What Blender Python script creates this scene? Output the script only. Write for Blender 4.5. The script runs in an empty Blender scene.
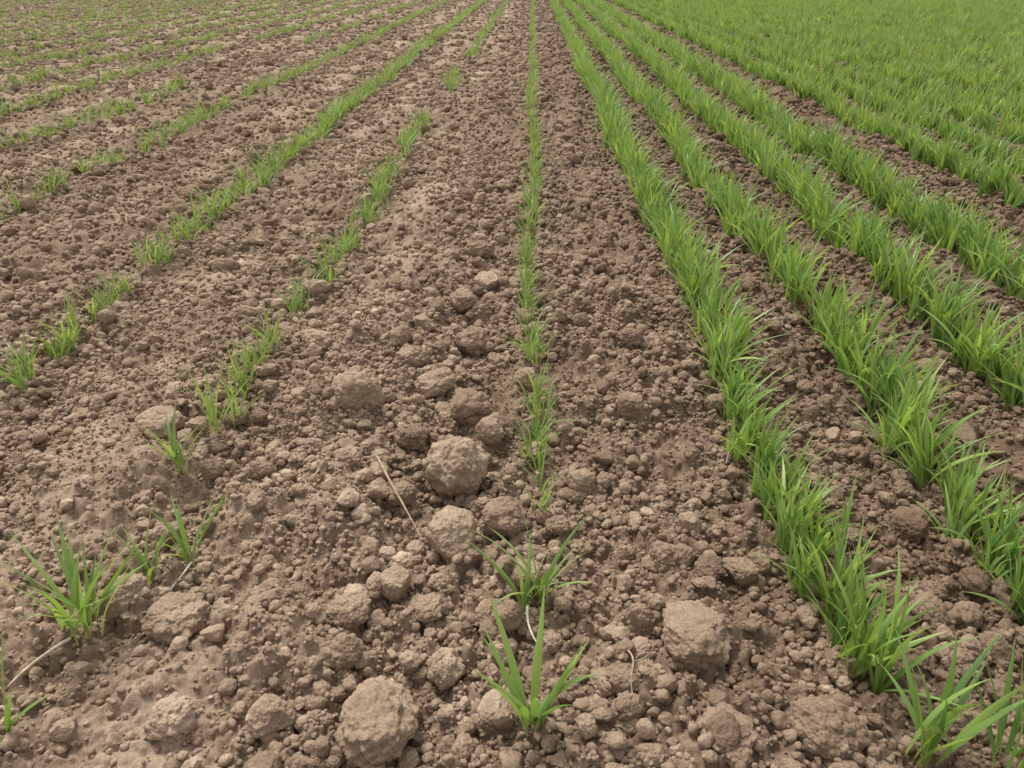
import bpy, math, numpy as np, random
from mathutils import Vector
rng=np.random.default_rng(7); random.seed(7)
S=bpy.context.scene

# ---------------------------------------------------------------- noise
def h_(ix,iy,iz,seed):
    with np.errstate(over='ignore'):
        n=(ix.astype(np.int64)*374761393+iy.astype(np.int64)*668265263+iz.astype(np.int64)*2147483647+seed*1274126177)&0xffffffff
        n=((n^(n>>13))*1274126177)&0xffffffff
        n=((n^(n>>16))*2246822519)&0xffffffff
        n=n^(n>>15)
    return (n&0xffffff)/float(0x1000000)
def vn2(x,y,seed):
    ix=np.floor(x);iy=np.floor(y);fx=x-ix;fy=y-iy
    fx=fx*fx*fx*(fx*(fx*6-15)+10);fy=fy*fy*fy*(fy*(fy*6-15)+10)
    z=np.zeros_like(ix)
    a=h_(ix,iy,z,seed);b=h_(ix+1,iy,z,seed);c=h_(ix,iy+1,z,seed);d=h_(ix+1,iy+1,z,seed)
    return (a+(b-a)*fx)*(1-fy)+(c+(d-c)*fx)*fy-.5
def fbm2(x,y,f,o,seed):
    s=0;a=1
    for i in range(o):
        s=s+a*vn2(x*f+i*17.3,y*f-i*9.1,seed+i);f*=2.03;a*=.5
    return s
def bumps2(x,y,freq,seed,r0,r1,flat=1.):
    xs=x*freq;ys=y*freq;ix=np.floor(xs);iy=np.floor(ys);h=np.zeros_like(xs);z=np.zeros_like(xs)
    for dx in(-1,0,1):
        for dy in(-1,0,1):
            jx=ix+dx;jy=iy+dy
            cx=jx+.1+.8*h_(jx,jy,z,seed);cy=jy+.1+.8*h_(jx,jy,z+1,seed)
            R=r0+(r1-r0)*h_(jx,jy,z+2,seed)**2
            h=np.maximum(h,np.sqrt(np.maximum(R*R-(xs-cx)**2-(ys-cy)**2,0))*flat)
    return h/freq
def vn3(p,seed):
    i=np.floor(p);f=p-i;f=f*f*(3-2*f);r=0
    for a in(0,1):
        for b in(0,1):
            for c in(0,1):
                w=(f[:,0] if a else 1-f[:,0])*(f[:,1] if b else 1-f[:,1])*(f[:,2] if c else 1-f[:,2])
                r=r+w*h_(i[:,0]+a,i[:,1]+b,i[:,2]+c,seed)
    return r-.5
def fbm3(p,f,o,seed):
    s=0;a=1
    for i in range(o):
        s=s+a*vn3(p*f+i*11.7,seed+i);f*=2.1;a*=.5
    return s
def bumps3(p,freq,seed,r0,r1):
    q=p*freq;i=np.floor(q);h=np.zeros(len(p))
    for a in(-1,0,1):
        for b in(-1,0,1):
            for c in(-1,0,1):
                j=i+np.array([a,b,c])
                cc=j+np.stack([.1+.8*h_(j[:,0],j[:,1],j[:,2],seed+k) for k in range(3)],1)
                R=r0+(r1-r0)*h_(j[:,0],j[:,1],j[:,2],seed+5)
                d2=((q-cc)**2).sum(1)
                h=np.maximum(h,np.sqrt(np.maximum(R*R-d2,0)))
    return h/freq

# ---------------------------------------------------------------- field layout (metres; rows run along +Y)
LEFT_BANDS=[-.53,-1.07,-1.85,-2.8,-3.6,-4.4,-5.2,-6,-6.8,-7.6,-8.4]
MOUNDS=[(-.43,1.27,.11,.05),(-.42,.86,.10,.035),(-.55,1.62,.12,.03),(-.58,1.22,.10,.025),(-.5,2.1,.16,.03),(-.95,1.3,.15,.035),(-.36,2.6,.15,.035)]
def mounds(x,y):
    m=np.zeros_like(x)
    xw=x+.05*fbm2(x,y,7,3,301);yw=y+.05*fbm2(x,y,7,3,302)
    for a,b,r,h in MOUNDS: m=np.maximum(m,np.exp(-((((xw-a)/r)**2+((yw-b)/r)**2)**1.6)))
    return m
def compact(x,y):
    """1 on the smeared, compacted ridges left of the middle row"""
    xw=x+.12*fbm2(x,y,3.2,4,5)
    m=np.zeros_like(x)
    for i,c in enumerate(LEFT_BANDS):
        w=.13 if i==0 else .17
        m=np.maximum(m,np.exp(-((xw-c)/w)**2))
    k=np.clip(fbm2(x,y,4.2,4,91)*2.6+.47,0,1)
    return np.maximum(m*k,mounds(x,y)*.75)
def height(x,y):
    cp=compact(x,y)
    cl=1-.68*cp
    xw=x+.02*fbm2(x,y,12,2,3);yw=y+.02*fbm2(x,y,12,2,4)
    xf=x+.006*fbm2(x,y,50,2,13);yf=y+.006*fbm2(x,y,50,2,14)
    h=.028*cp+.035*mounds(x,y)
    h=h-.022*np.exp(-((x+.18)/.13)**2)+.012*np.exp(-((x-.28)/.14)**2)
    h=h+.012*np.cos((x-.73)*2*math.pi/.38)*(x>.55)
    h=h+.04*fbm2(x,y,1.6,3,21)+.014*fbm2(x,y,7,2,22)
    far=np.maximum(y,np.abs(x)*1.1)
    f1=np.clip(1.3-far/16,0.1,1);f2=np.clip(1.6-far/6,0,1);f3=np.clip(1.6-far/2.6,0,1)
    h=h+cl*f1*.6*bumps2(xw,yw,8,31,.15,.62,.62)
    h=h+cl*f1*.9*bumps2(xw+3,yw,17,32,.2,.65,.8)
    h=h+(.25+.75*cl)*f2*bumps2(xf,yf,34,33,.2,.7,.9)
    h=h+(.55+.45*cl)*f3*bumps2(xf,yf+7,75,34,.25,.7,1.)
    h=h+f2*(.003*fbm2(x,y,60,2,41)+cp*(.014*fbm2(x,y,16,4,42)-.018*np.maximum(0,.10-np.abs(fbm2(x,y,9,3,47)))*3))
    return h-.03

# ---------------------------------------------------------------- materials
def N(nt,t,**k):
    n=nt.nodes.new(t)
    for a,b in k.items(): setattr(n,a,b)
    return n
def soil_mat(name,inst):
    m=bpy.data.materials.new(name);m.use_nodes=True;nt=m.node_tree;L=nt.links.new
    b=nt.nodes['Principled BSDF'];b.inputs['Roughness'].default_value=.95
    b.inputs['Specular IOR Level'].default_value=.08
    g=N(nt,'ShaderNodeNewGeometry')
    def noise(sc,det,vec,rough=.6):
        n=N(nt,'ShaderNodeTexNoise');n.inputs['Scale'].default_value=sc;n.inputs['Detail'].default_value=det
        n.inputs['Roughness'].default_value=rough;L(vec,n.inputs['Vector']);return n.outputs['Fac']
    pos=g.outputs['Position']
    def ramp(fac,pts):
        r=N(nt,'ShaderNodeValToRGB');L(fac,r.inputs[0]);e=r.color_ramp.elements
        while len(e)<len(pts): e.new(.5)
        for i,(p,c) in enumerate(pts): e[i].position=p;e[i].color=(*c,1)
        return r.outputs[0]
    def mix(fac,a,bb,mode='MIX'):
        x=N(nt,'ShaderNodeMix',data_type='RGBA',blend_type=mode)
        if isinstance(fac,float): x.inputs[0].default_value=fac
        else: L(fac,x.inputs[0])
        L(a,x.inputs[6]);
        if isinstance(bb,tuple): x.inputs[7].default_value=(*bb,1)
        else: L(bb,x.inputs[7])
        return x.outputs[2]
    base=ramp(noise(16,6,pos,.7),[(.3,(.215,.152,.103)),(.5,(.318,.235,.167)),(.68,(.41,.315,.23))])
    fine=ramp(noise(240,3,pos,.7),[(.3,(.66,.64,.62)),(.5,(1,1,1)),(.72,(1.22,1.21,1.2))])
    c=mix(1.,base,fine,'MULTIPLY')
    # damp patches: the soil in the crop is moister
    sx=N(nt,'ShaderNodeSeparateXYZ');L(pos,sx.inputs[0])
    mr=N(nt,'ShaderNodeMapRange');L(sx.outputs[0],mr.inputs[0]);mr.inputs[1].default_value=-.4;mr.inputs[2].default_value=1.0
    mr.inputs[3].default_value=0.;mr.inputs[4].default_value=.72
    c=mix(mr.outputs[0],c,mix(1.,c,(.57,.53,.50),'MULTIPLY'))
    damp=ramp(noise(4,5,pos,.65),[(.48,(0,0,0)),(.64,(.6,.6,.6))])
    c=mix(damp,c,mix(1.,c,(.64,.60,.57),'MULTIPLY'))
    if inst:
        oi=N(nt,'ShaderNodeObjectInfo')
        t=ramp(oi.outputs['Random'],[(0,(.72,.69,.67)),(.35,(.91,.89,.87)),(.75,(1.03,1.02,1.0)),(.985,(1.14,1.14,1.14)),(1,(1.45,1.45,1.45))])
        c=mix(1.,c,t,'MULTIPLY')
    else:
        a=N(nt,'ShaderNodeAttribute',attribute_name='cp')
        c=mix(a.outputs['Fac'],mix(1.,c,(.74,.71,.69),'MULTIPLY'),mix(1.,c,(.98,.97,.96),'MULTIPLY'))  # loose ground darkened in colour, painting in shade for the gaps between clods
    L(c,b.inputs['Base Color'])
    b1=N(nt,'ShaderNodeBump');b1.inputs['Strength'].default_value=.8;b1.inputs['Distance'].default_value=.003
    L(noise(150,4,pos,.68),b1.inputs['Height'])
    L(b1.outputs[0],b.inputs['Normal'])
    return m
SOIL=soil_mat('soil',False);CLOD=soil_mat('clod_soil',True)

def leaf_mat(name,c0,c1,base,tr):
    m=bpy.data.materials.new(name);m.use_nodes=True;nt=m.node_tree;L=nt.links.new
    b=nt.nodes['Principled BSDF'];out=nt.nodes['Material Output']
    b.inputs['Roughness'].default_value=.40;b.inputs['Specular IOR Level'].default_value=.5
    at=N(nt,'ShaderNodeAttribute',attribute_name='bt');ar=N(nt,'ShaderNodeAttribute',attribute_name='br')
    oi=N(nt,'ShaderNodeObjectInfo')
    ad=N(nt,'ShaderNodeMath',operation='MULTIPLY_ADD');L(ar.outputs['Fac'],ad.inputs[0]);ad.inputs[1].default_value=1.6;L(oi.outputs['Random'],ad.inputs[2])
    fr=N(nt,'ShaderNodeMath',operation='MULTIPLY');L(ad.outputs[0],fr.inputs[0]);fr.inputs[1].default_value=.385
    mx=N(nt,'ShaderNodeMix',data_type='RGBA');L(fr.outputs[0],mx.inputs[0]);mx.inputs[6].default_value=(*c0,1);mx.inputs[7].default_value=(*c1,1)
    r=N(nt,'ShaderNodeMapRange');L(at.outputs['Fac'],r.inputs[0]);r.inputs[1].default_value=0;r.inputs[2].default_value=.22;r.inputs[3].default_value=.8;r.inputs[4].default_value=0
    m2=N(nt,'ShaderNodeMix',data_type='RGBA');L(r.outputs[0],m2.inputs[0]);L(mx.outputs[2],m2.inputs[6]);m2.inputs[7].default_value=(*base,1)
    # dry tips
    r3=N(nt,'ShaderNodeMapRange');L(at.outputs['Fac'],r3.inputs[0]);r3.inputs[1].default_value=.9;r3.inputs[2].default_value=1;r3.inputs[3].default_value=0;r3.inputs[4].default_value=.65
    m3=N(nt,'ShaderNodeMix',data_type='RGBA');L(r3.outputs[0],m3.inputs[0]);L(m2.outputs[2],m3.inputs[6]);m3.inputs[7].default_value=(.34,.30,.12,1)
    L(m3.outputs[2],b.inputs['Base Color'])
    t=N(nt,'ShaderNodeBsdfTranslucent');
    tm=N(nt,'ShaderNodeMix',data_type='RGBA',blend_type='MULTIPLY');tm.inputs[0].default_value=1;L(m3.outputs[2],tm.inputs[6]);tm.inputs[7].default_value=(1.3,1.2,.6,1)
    L(tm.outputs[2],t.inputs[0])
    s=N(nt,'ShaderNodeMixShader');s.inputs[0].default_value=tr;L(b.outputs[0],s.inputs[1]);L(t.outputs[0],s.inputs[2]);L(s.outputs[0],out.inputs[0])
    return m
LEAF=leaf_mat('wheat_leaf',(.095,.21,.055),(.36,.49,.13),(.38,.44,.18),.38)
LEAF2=leaf_mat('young_wheat_leaf',(.12,.23,.06),(.33,.43,.13),(.46,.45,.26),.35)

def flat_mat(name,c,rough=.8):
    m=bpy.data.materials.new(name);m.use_nodes=True;nt=m.node_tree
    b=nt.nodes['Principled BSDF'];b.inputs['Roughness'].default_value=rough
    n=N(nt,'ShaderNodeTexNoise');n.inputs['Scale'].default_value=120;n.inputs['Detail'].default_value=4
    g=N(nt,'ShaderNodeNewGeometry');nt.links.new(g.outputs['Position'],n.inputs['Vector'])
    r=N(nt,'ShaderNodeValToRGB');r.color_ramp.elements[0].position=.3;r.color_ramp.elements[1].position=.7
    r.color_ramp.elements[0].color=(*[v*.6 for v in c],1);r.color_ramp.elements[1].color=(*[v*1.15 for v in c],1)
    nt.links.new(n.outputs['Fac'],r.inputs[0]);nt.links.new(r.outputs[0],b.inputs['Base Color'])
    return m
STRAW=flat_mat('dry_straw',(.36,.27,.17));PALE=flat_mat('pale_stem',(.58,.52,.38))

def mesh_np(name,V,F,mats,smooth=True):
    me=bpy.data.meshes.new(name);V=np.asarray(V,np.float32);F=np.asarray(F,np.int32)
    me.vertices.add(len(V));me.vertices.foreach_set('co',V.ravel())
    k=F.shape[1];me.loops.add(F.size);me.loops.foreach_set('vertex_index',F.ravel())
    me.polygons.add(len(F));me.polygons.foreach_set('loop_start',np.arange(len(F),dtype=np.int32)*k)
    if smooth: me.polygons.foreach_set('use_smooth',np.ones(len(F),bool))
    me.update(calc_edges=True)
    for m in mats: me.materials.append(m)
    return me
def attr(me,name,arr,typ='FLOAT'):
    a=me.attributes.new(name,typ,'POINT')
    a.data.foreach_set('vector' if typ=='FLOAT_VECTOR' else 'value',np.asarray(arr).ravel())
def obj(name,me,col=None):
    o=bpy.data.objects.new(name,me);(col or S.collection).objects.link(o);return o

# ---------------------------------------------------------------- ground sheet
ys=[-3.,-2,-1.3,-.8,-.4,-.1,.1,.2,.3,.36,.42]
y=.45
while y<260: ys.append(y); y+=max(.0031,.0042*(y+.2)) if y<30 else .1*y
xs=[];x=0
while x<260: xs.append(x); x+=.0038 if x<.95 else (.0065*x-.002 if x<22 else .12*x)
xs=np.array([-a for a in xs[:0:-1]]+xs);ys=np.array(ys)
GX,GY=np.meshgrid(xs,ys);X=GX.ravel();Y=GY.ravel()
Z=height(X,Y);nx=len(xs);ny=len(ys)
i=np.arange(nx-1)[None,:]+np.arange(ny-1)[:,None]*nx;i=i.ravel()
me=mesh_np('ground',np.stack([X,Y,Z],1),np.stack([i,i+1,i+nx+1,i+nx],1),[SOIL])
attr(me,'cp',compact(X,Y).astype(np.float32))
obj('ground',me);print('ground verts',nx*ny)

# ---------------------------------------------------------------- clod shapes
import bmesh
def clod(name,sub,seed,rough=1.,ang=False):
    bm=bmesh.new();bmesh.ops.create_icosphere(bm,subdivisions=sub,radius=1)
    P=np.array([v.co[:] for v in bm.verts]);F=np.array([[v.index for v in f.verts] for f in bm.faces]);bm.free()
    r=rng.random(3)*.25+.88
    off=seed*7.31
    q=P+off
    w=q+.25*np.stack([fbm3(q,1.3,2,seed+i*9) for i in range(3)],1)
    d=1+.36*fbm3(w,.95,2,seed+50)
    d+=.10*(1-2*np.abs(fbm3(w,1.9,2,seed+60)))-.08
    V=P*d[:,None]
    if ang:
        for k in range(9):
            n=rng.normal(size=3);n/=np.linalg.norm(n);c=.62+.25*rng.random()
            s=V@n;V-=np.outer(np.maximum(s-c,0)*.85,n)
        V*=1.2
    d=np.zeros(len(V))
    if sub>=4:
        d+=rough*((.25 if ang else .42)*bumps3(w,2.2,seed+70,.3,.7)-.05)
        d+=rough*.09*fbm3(q,6,3,seed+80)
    if sub>=5: d+=rough*(.46*bumps3(q,6.5,seed+71,.15,.65)-.03)
    if sub>=6: d+=rough*(.5*bumps3(q,15,seed+72,.15,.65)); d+=.035*fbm3(q,22,2,seed+83)
    V=(V+P*d[:,None])*r
    V/=np.abs(V).max(0).mean()
    return mesh_np(name,V,F,[CLOD])
ccol=bpy.data.collections.new('clod_shapes')
for k in range(10): obj('clod_a%02d'%k,clod('clod_a%02d'%k,6,100+k,ang=k%3==2),ccol)
for k in range(14): obj('clod_b%02d'%k,clod('clod_b%02d'%k,5,200+k,ang=k%2==1),ccol)
for k in range(14): obj('clod_c%02d'%k,clod('clod_c%02d'%k,4,300+k,ang=k%3>0),ccol)
for k in range(10): obj('clod_d%02d'%k,clod('clod_d%02d'%k,3,400+k,ang=k%3>0),ccol)

def gn_instancer(name,pts,rot,scl,idx,col):
    me=bpy.data.meshes.new(name);me.vertices.add(len(pts));me.vertices.foreach_set('co',np.asarray(pts,np.float32).ravel())
    attr(me,'rot',np.asarray(rot,np.float32),'FLOAT_VECTOR');attr(me,'scl',np.asarray(scl,np.float32),'FLOAT_VECTOR')
    attr(me,'idx',np.asarray(idx,np.int32),'INT')
    o=obj(name,me)
    ng=bpy.data.node_groups.get('scatter_'+col.name)
    if not ng:
        ng=bpy.data.node_groups.new('scatter_'+col.name,'GeometryNodeTree')
        ng.interface.new_socket('Geometry',in_out='INPUT',socket_type='NodeSocketGeometry')
        ng.interface.new_socket('Geometry',in_out='OUTPUT',socket_type='NodeSocketGeometry')
        L=ng.links.new;gi=ng.nodes.new('NodeGroupInput');go=ng.nodes.new('NodeGroupOutput')
        ip=ng.nodes.new('GeometryNodeInstanceOnPoints');ci=ng.nodes.new('GeometryNodeCollectionInfo')
        ci.inputs['Collection'].default_value=col;ci.inputs['Separate Children'].default_value=True;ci.inputs['Reset Children'].default_value=True
        def na(n,t):
            a=ng.nodes.new('GeometryNodeInputNamedAttribute');a.data_type=t;a.inputs['Name'].default_value=n;return a.outputs['Attribute']
        er=ng.nodes.new('FunctionNodeEulerToRotation');L(na('rot','FLOAT_VECTOR'),er.inputs[0])
        L(gi.outputs[0],ip.inputs['Points']);L(ci.outputs[0],ip.inputs['Instance']);ip.inputs['Pick Instance'].default_value=True
        L(na('idx','INT'),ip.inputs['Instance Index']);L(er.outputs[0],ip.inputs['Rotation']);L(na('scl','FLOAT_VECTOR'),ip.inputs['Scale'])
        L(ip.outputs[0],go.inputs[0])
    md=o.modifiers.new('scatter','NODES');md.node_group=ng
    return o

P=[];R=[];C=[];I=[]
def scatter(r0,r1,y0,y1,f,lo,hi,cpw,sink=.3,xf=None):
    rm=(r0*.6+r1*.4)
    W=.62*y1+1.0;area=2*W*(y1-y0);n=int(f*area/(math.pi*rm*rm))
    x=rng.uniform(-W,W,n);y=rng.uniform(y0,y1,n)
    k=np.abs(x)<.62*y+1.0;x=x[k];y=y[k]
    cp=compact(x,y);p=1-cpw*np.clip(cp*1.25,0,1)
    p*=np.clip(.8+1.3*fbm2(x,y,3.5,2,77),.2,1)
    if xf is not None:p*=xf(x)
    k=rng.random(len(x))<p;x=x[k];y=y[k];n=len(x)
    r=r0+(r1-r0)*rng.random(n)**1.8
    s=np.stack([r*rng.uniform(.85,1.3,n),r*rng.uniform(.8,1.15,n),r*rng.uniform(.65,.98,n)],1)
    z=height(x,y)+r*(.75-sink*2*rng.random(n))*.8
    P.append(np.stack([x,y,z],1));C.append(s)
    R.append(np.stack([rng.uniform(-.6,.6,n),rng.uniform(-.6,.6,n),rng.uniform(0,6.28,n)],1))
    I.append(rng.integers(lo,hi,n))
    print('scatter',r0,n)
scatter(.0026,.0058,.4,2.4,.80,38,48,.2)
scatter(.006,.012,.4,5,.60,24,48,.45)
scatter(.011,.020,.4,10,.40,10,38,.6,.26)
scatter(.019,.032,.4,14,.17,0,24,.78,.3)
scatter(.032,.050,2.0,30,.07,0,24,.8,.4,lambda x:np.where(x>.3,.45,1))
scatter(.026,.045,8,30,.16,24,38,.45,.45)
# the individual big clods seen in the foreground: x, y, radius, flatness
BIG=[(-.447,1.635,.072,.85),(-.162,1.354,.080,.95),(-.141,1.121,.064,.95),(-.044,1.197,.055,.8),(-.224,.711,.074,.65),
(.278,.861,.068,.72),(.446,.711,.056,.9),(-.606,.904,.056,.75),(.264,1.625,.040,.9),(-.203,2.79,.064,.75),
(-.149,1.635,.064,.8),(-.13,.82,.036,.9),(-.385,.72,.040,.8),(-.528,.70,.037,.85),(-.724,.95,.046,.8),(.407,1.046,.032,.75),
(-.318,.934,.042,.75),(.30,.695,.044,.7),(.779,1.181,.038,.8),(-.252,1.739,.056,.8),(.27,1.078,.034,.9),(-1.0,2.546,.056,.7),
(-.09,1.52,.045,.8),(-.28,1.5,.046,.8),(-.33,1.86,.05,.8),(-.24,1.0,.034,.9),(.16,.78,.031,.9),(-.06,.93,.030,.9),
(.12,1.3,.033,.9),(-.9,1.5,.055,.7),(-.62,1.95,.055,.7),(-.3,.83,.035,.9),(.0,1.75,.04,.8),(-.17,2.0,.055,.8),(-.22,2.3,.055,.8),(-.15,2.5,.05,.8),(-.27,1.27,.035,.9)]
bx=np.array(BIG);n=len(bx)
P.append(np.stack([bx[:,0],bx[:,1],height(bx[:,0],bx[:,1])*.5+bx[:,2]*bx[:,3]*.34],1))
C.append(np.stack([bx[:,2]*1.05,bx[:,2]*.95,bx[:,2]*bx[:,3]],1))
R.append(np.stack([rng.uniform(-.2,.2,n),rng.uniform(-.2,.2,n),rng.uniform(0,6.28,n)],1));I.append(np.arange(n)%10)
gn_instancer('soil_clods',np.concatenate(P),np.concatenate(R),np.concatenate(C),np.concatenate(I),ccol)

# ---------------------------------------------------------------- wheat
class G:
    def __init__(s): s.V=[];s.F=[];s.t=[];s.r=[]
def blade(g,base,az,tilt,length,width,bend,seg=8,twist=0.):
    """ribbon leaf: rises from the sheath, then arches over; V-folded along the midrib"""
    p=Vector(base);b=len(g.V);br=random.random();pol=tilt*.35;ds=length/seg
    side0=random.uniform(-.25,.25)
    for i in range(seg+1):
        t=i/seg
        a=az+side0*t
        d=Vector((math.cos(a)*math.sin(pol),math.sin(a)*math.sin(pol),math.cos(pol)))
        tw=twist*t
        sd=Vector((-math.sin(a),math.cos(a),0));up=d.cross(sd)
        sd2=sd*math.cos(tw)+up*math.sin(tw);up2=d.cross(sd2)
        w=width*.5*(.42+.58*min(1,t/.35))*(1-max(0,(t-.4)/.6)**1.6)
        w=max(w,.0002)
        fold=.35*w
        g.V+= [tuple(p-sd2*w-up2*fold),tuple(p),tuple(p+sd2*w-up2*fold)]
        g.t+=[t]*3;g.r+=[br]*3
        if i<seg:
            k=b+i*3;g.F+=[(k,k+1,k+4,k+3),(k+1,k+2,k+5,k+4)]
        p=p+d*ds
        pol+= (tilt*.65/(seg*.35) if t<.35 else bend*(.4+1.2*t)/seg)
        pol=min(pol,2.3)
def to_mesh(g,name,mat):
    me=mesh_np(name,g.V,g.F,[mat]);attr(me,'bt',np.array(g.t,np.float32));attr(me,'br',np.array(g.r,np.float32));return me
def tuft(name,n,spread,hmin,hmax,wid,tilt,bend,mat,col,seg=8):
    g=G()
    nt=max(1,n//4)
    til=[(random.gauss(0,spread),random.gauss(0,spread)) for _ in range(nt)]
    for k in range(n):
        bx_,by_=til[k%nt]
        blade(g,(bx_+random.gauss(0,.003),by_+random.gauss(0,.003),-.01),random.uniform(0,6.283),abs(random.gauss(tilt,.2)),
              random.uniform(hmin,hmax),wid*random.uniform(.7,1.15),abs(random.gauss(bend,.45)),twist=random.gauss(0,.7),seg=seg)
    return obj(name,to_mesh(g,name,mat),col)
dcol=bpy.data.collections.new('dense_wheat_shapes');scol=bpy.data.collections.new('sparse_wheat_shapes');fcol=bpy.data.collections.new('far_wheat_shapes')
for k in range(18): tuft('tuft_%02d'%k,random.randint(10,13),.018,.13,.24,.0108,.34,.7,LEAF,dcol,seg=9)
for k in range(14): tuft('sprig_%02d'%k,random.randint(6,10),.011,.10,.175,.0072,.42,.8,LEAF2,scol)
for k in range(12): tuft('field_%02d'%k,random.randint(13,16),.022,.11,.20,.0130,.28,.6,LEAF,fcol,seg=5)

def row(name,x0,y0,y1,step,col,nv,sc,jx,keep=None,grow=0.):
    pts=[];rot=[];scl=[];idx=[];y=y0
    while y<y1:
        st=step*(1+grow*max(0,y-2))
        y+=st*random.uniform(.5,1.5)
        if keep and not keep(y): continue
        x=x0+random.gauss(0,jx)+.02*math.sin(y*1.7+x0*5)
        s=sc*random.uniform(.7,1.18)
        pts.append((x,y,0));rot.append((random.gauss(0,.12),random.gauss(0,.12),random.uniform(0,6.28)));scl.append((s,s,s*random.uniform(.9,1.1)));idx.append(random.randrange(nv))
    pts=np.array(pts);pts[:,2]=height(pts[:,0],pts[:,1])-.008
    return gn_instancer(name,pts,rot,scl,idx,col)
row('wheat_row',.56,.77,34,.026,dcol,18,1.,.020,grow=.04)
row('wheat_row',.915,.7,34,.026,dcol,18,1.03,.022,grow=.04)
row('wheat_row',1.31,1.0,34,.024,dcol,18,1.08,.027,grow=.04)
row('wheat_row',1.70,1.3,34,.023,dcol,18,1.10,.030,grow=.04)
# the rest of the closed crop stand
pts=[];x=2.30
while x<26:
    y=max(1.2,x*.9-1.2)
    while y<36:
        y+=.033*(1+.05*max(0,y-2))*random.uniform(.6,1.4);pts.append((x+random.gauss(0,.028),y,0))
    x+=.38
pts=np.array(pts);pts[:,2]=height(pts[:,0],pts[:,1])-.01;n=len(pts);print('field tufts',n)
s=rng.uniform(.8,1.15,n)*1.08
gn_instancer('wheat_field',pts,np.stack([rng.normal(0,.1,n),rng.normal(0,.1,n),rng.uniform(0,6.28,n)],1),np.stack([s,s,s],1),rng.integers(0,12,n),fcol)

def ivs(L): return lambda y:any(a<=y<=b for a,b in L)
def pat(seed,th):
    return lambda y:(vn2(np.array([y*1.3]),np.array([seed*3.7]),seed)[0]+.5)>th
# middle row (thin)
row('wheat_row',.012,1.36,34,.040,scol,14,.84,.010,lambda y:(1.4<y<1.8) or (y>1.86 and random.random()<.92),grow=.04)
# left rows
row('wheat_row',-.745,1.5,34,.038,scol,14,1.,.018,lambda y:ivs([(1.62,1.98),(2.14,2.24),(2.32,2.46),(2.56,2.9),(3.15,4.1),(4.35,5.6),(7,8),(9.5,10.5)])(y) or (y>11 and random.random()<.5),grow=.03)
row('wheat_row',-1.41,1.65,34,.034,scol,14,1.08,.022,lambda y:ivs([(1.7,1.82),(1.88,2.04),(2.12,2.42),(2.56,2.72),(2.82,3.06)])(y) or y>3.14,grow=.03)
row('wheat_row',-2.38,2.9,34,.05,scol,14,1.0,.028,lambda y:ivs([(2.9,3.3),(3.5,3.75),(3.85,4.3),(4.5,6.2)])(y) or y>6.4,grow=.02)
for j,xx in enumerate((-3.15,-4.0,-4.8,-5.6,-6.4,-7.3,-8.2,-9.1,-10,-11,-12,-13,-14,-15)):
    p=pat(j+3,.55 if j==0 else .15)
    row('wheat_row',xx,4,34,.055,scol,14,1.05,.022,p,grow=.03)

# individually seen young plants
def plant(x,y,n,h,wid,tilt,bend,lean=0.,spread=.006):
    g=G()
    for k in range(n):
        az=k*2.4+random.uniform(-.4,.4)
        blade(g,(random.gauss(0,spread),random.gauss(0,spread),-.01),az,abs(random.gauss(tilt,.2)),h*random.uniform(.7,1.1),wid*random.uniform(.8,1.1),abs(random.gauss(bend,.35)),seg=14,twist=random.gauss(0,.8))
    o=obj('wheat_plant',to_mesh(g,'wheat_plant',LEAF2 if wid<.009 else LEAF))
    o.location=(x,y,float(height(np.array([x]),np.array([y]))[0])+.004);o.rotation_euler=(0,lean,0);return o
plant(.012,.715,13,.22,.0125,.5,.45)
plant(.005,.965,8,.19,.0085,.45,.7);plant(.03,.99,10,.21,.0085,.5,.7)
plant(.03,1.22,6,.14,.006,.5,.6);plant(.03,1.31,5,.13,.006,.4,.5);plant(.02,1.37,5,.12,.006,.4,.5)
plant(-.765,.875,24,.21,.0092,.5,.6,.08,.016)
plant(-.71,1.02,9,.16,.0075,.4,.6);plant(-.66,1.08,10,.18,.0075,.45,.6)
plant(-.79,1.35,15,.18,.0075,.55,.6);plant(-.75,1.48,9,.19,.007,.3,.5);plant(-.73,1.54,9,.18,.007,.35,.5)
plant(-.77,.665,9,.23,.010,.4,.4,0,.01)
plant(.585,.68,15,.22,.0118,.45,.45,0,.014);plant(.68,.665,12,.22,.0118,.42,.45,0,.014)

# ---------------------------------------------------------------- straw bits
def strand(name,pts,r,mat,flat=1.):
    cu=bpy.data.curves.new(name,'CURVE');cu.dimensions='3D';sp=cu.splines.new('NURBS');sp.points.add(len(pts)-1)
    for i,p in enumerate(pts): sp.points[i].co=(*p,1);sp.points[i].radius=1-.6*i/(len(pts)-1)
    sp.use_endpoint_u=True;sp.order_u=3;cu.bevel_depth=r;cu.bevel_resolution=2;cu.materials.append(mat)
    return obj(name,cu)
def zg(x,y,o=.0): return float(height(np.array([x]),np.array([y]))[0])+o
def lay(name,xy,r,mat,o=.012):
    strand(name,[(x,y,zg(x,y,o+random.uniform(0,.01))) for x,y in xy],r,mat)
lay('straw_stalk',[(-.34,1.37),(-.30,1.29),(-.25,1.20),(-.21,1.14)],.0034,STRAW,.032)
lay('straw_stalk',[(.17,.84),(.175,.80),(.16,.76),(.17,.72)],.0018,STRAW,.02)
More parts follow.
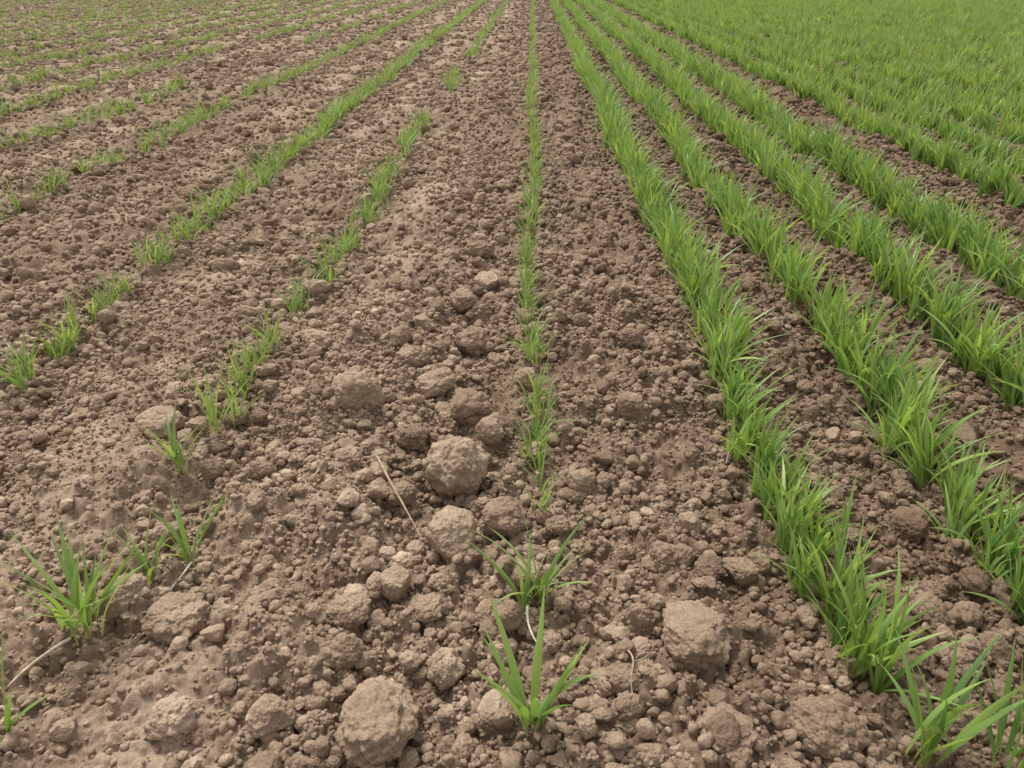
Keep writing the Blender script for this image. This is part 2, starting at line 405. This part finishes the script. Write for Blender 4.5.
lay('straw_stalk',[(.17,.80),(.20,.82),(.215,.85)],.0012,STRAW,.02)
lay('dry_stem',[(-.765,.85),(-.80,.80),(-.82,.76)],.003,PALE,.015)
lay('dry_stem',[(-.655,1.07),(-.64,1.02),(-.655,.98)],.0025,PALE,.015)
lay('dry_stem',[(.005,.95),(.0,.90),(.02,.86)],.003,PALE,.02)
for k in range(22):
    x=random.uniform(-1.2,1);y=random.uniform(.65,3);a=random.uniform(0,3.14);l=random.uniform(.02,.05)
    lay('straw_stalk',[(x,y),(x+math.cos(a)*l*.5,y+math.sin(a)*l*.5+.004),(x+math.cos(a)*l,y+math.sin(a)*l)],.0011,random.choice([STRAW,PALE]),.010)

# ---------------------------------------------------------------- light, sky, camera
w=bpy.data.worlds.new('World');S.world=w;w.use_nodes=True;nt=w.node_tree;bg=nt.nodes['Background']
sky=N(nt,'ShaderNodeTexSky',sky_type='NISHITA');sky.sun_disc=False
EL=math.radians(58);AZ=math.radians(-35)   # azimuth measured from +Y towards +X
sky.sun_elevation=EL;sky.sun_rotation=AZ;sky.air_density=1;sky.dust_density=3
hs=N(nt,'ShaderNodeHueSaturation');hs.inputs['Saturation'].default_value=.10;hs.inputs['Value'].default_value=1.6
nt.links.new(sky.outputs[0],hs.inputs['Color']);nt.links.new(hs.outputs[0],bg.inputs[0]);bg.inputs[1].default_value=.15
sl=bpy.data.lights.new('sun','SUN');sl.energy=3.0;sl.angle=math.radians(16);sl.color=(1,.975,.94)
so=obj('sun',sl);d=Vector((math.sin(AZ)*math.cos(EL),math.cos(AZ)*math.cos(EL),math.sin(EL)));so.rotation_euler=d.to_track_quat('Z','Y').to_euler();so.location=d*20
cd=bpy.data.cameras.new('camera');cam=obj('camera',cd);cd.lens=26;cd.sensor_width=36;cd.clip_end=600;cd.clip_start=.02
cam.location=(0,0,1);cam.rotation_euler=(math.radians(60.2),0,math.radians(1.41));S.camera=cam
S.view_settings.view_transform='Standard';S.view_settings.look='None';S.view_settings.exposure=0
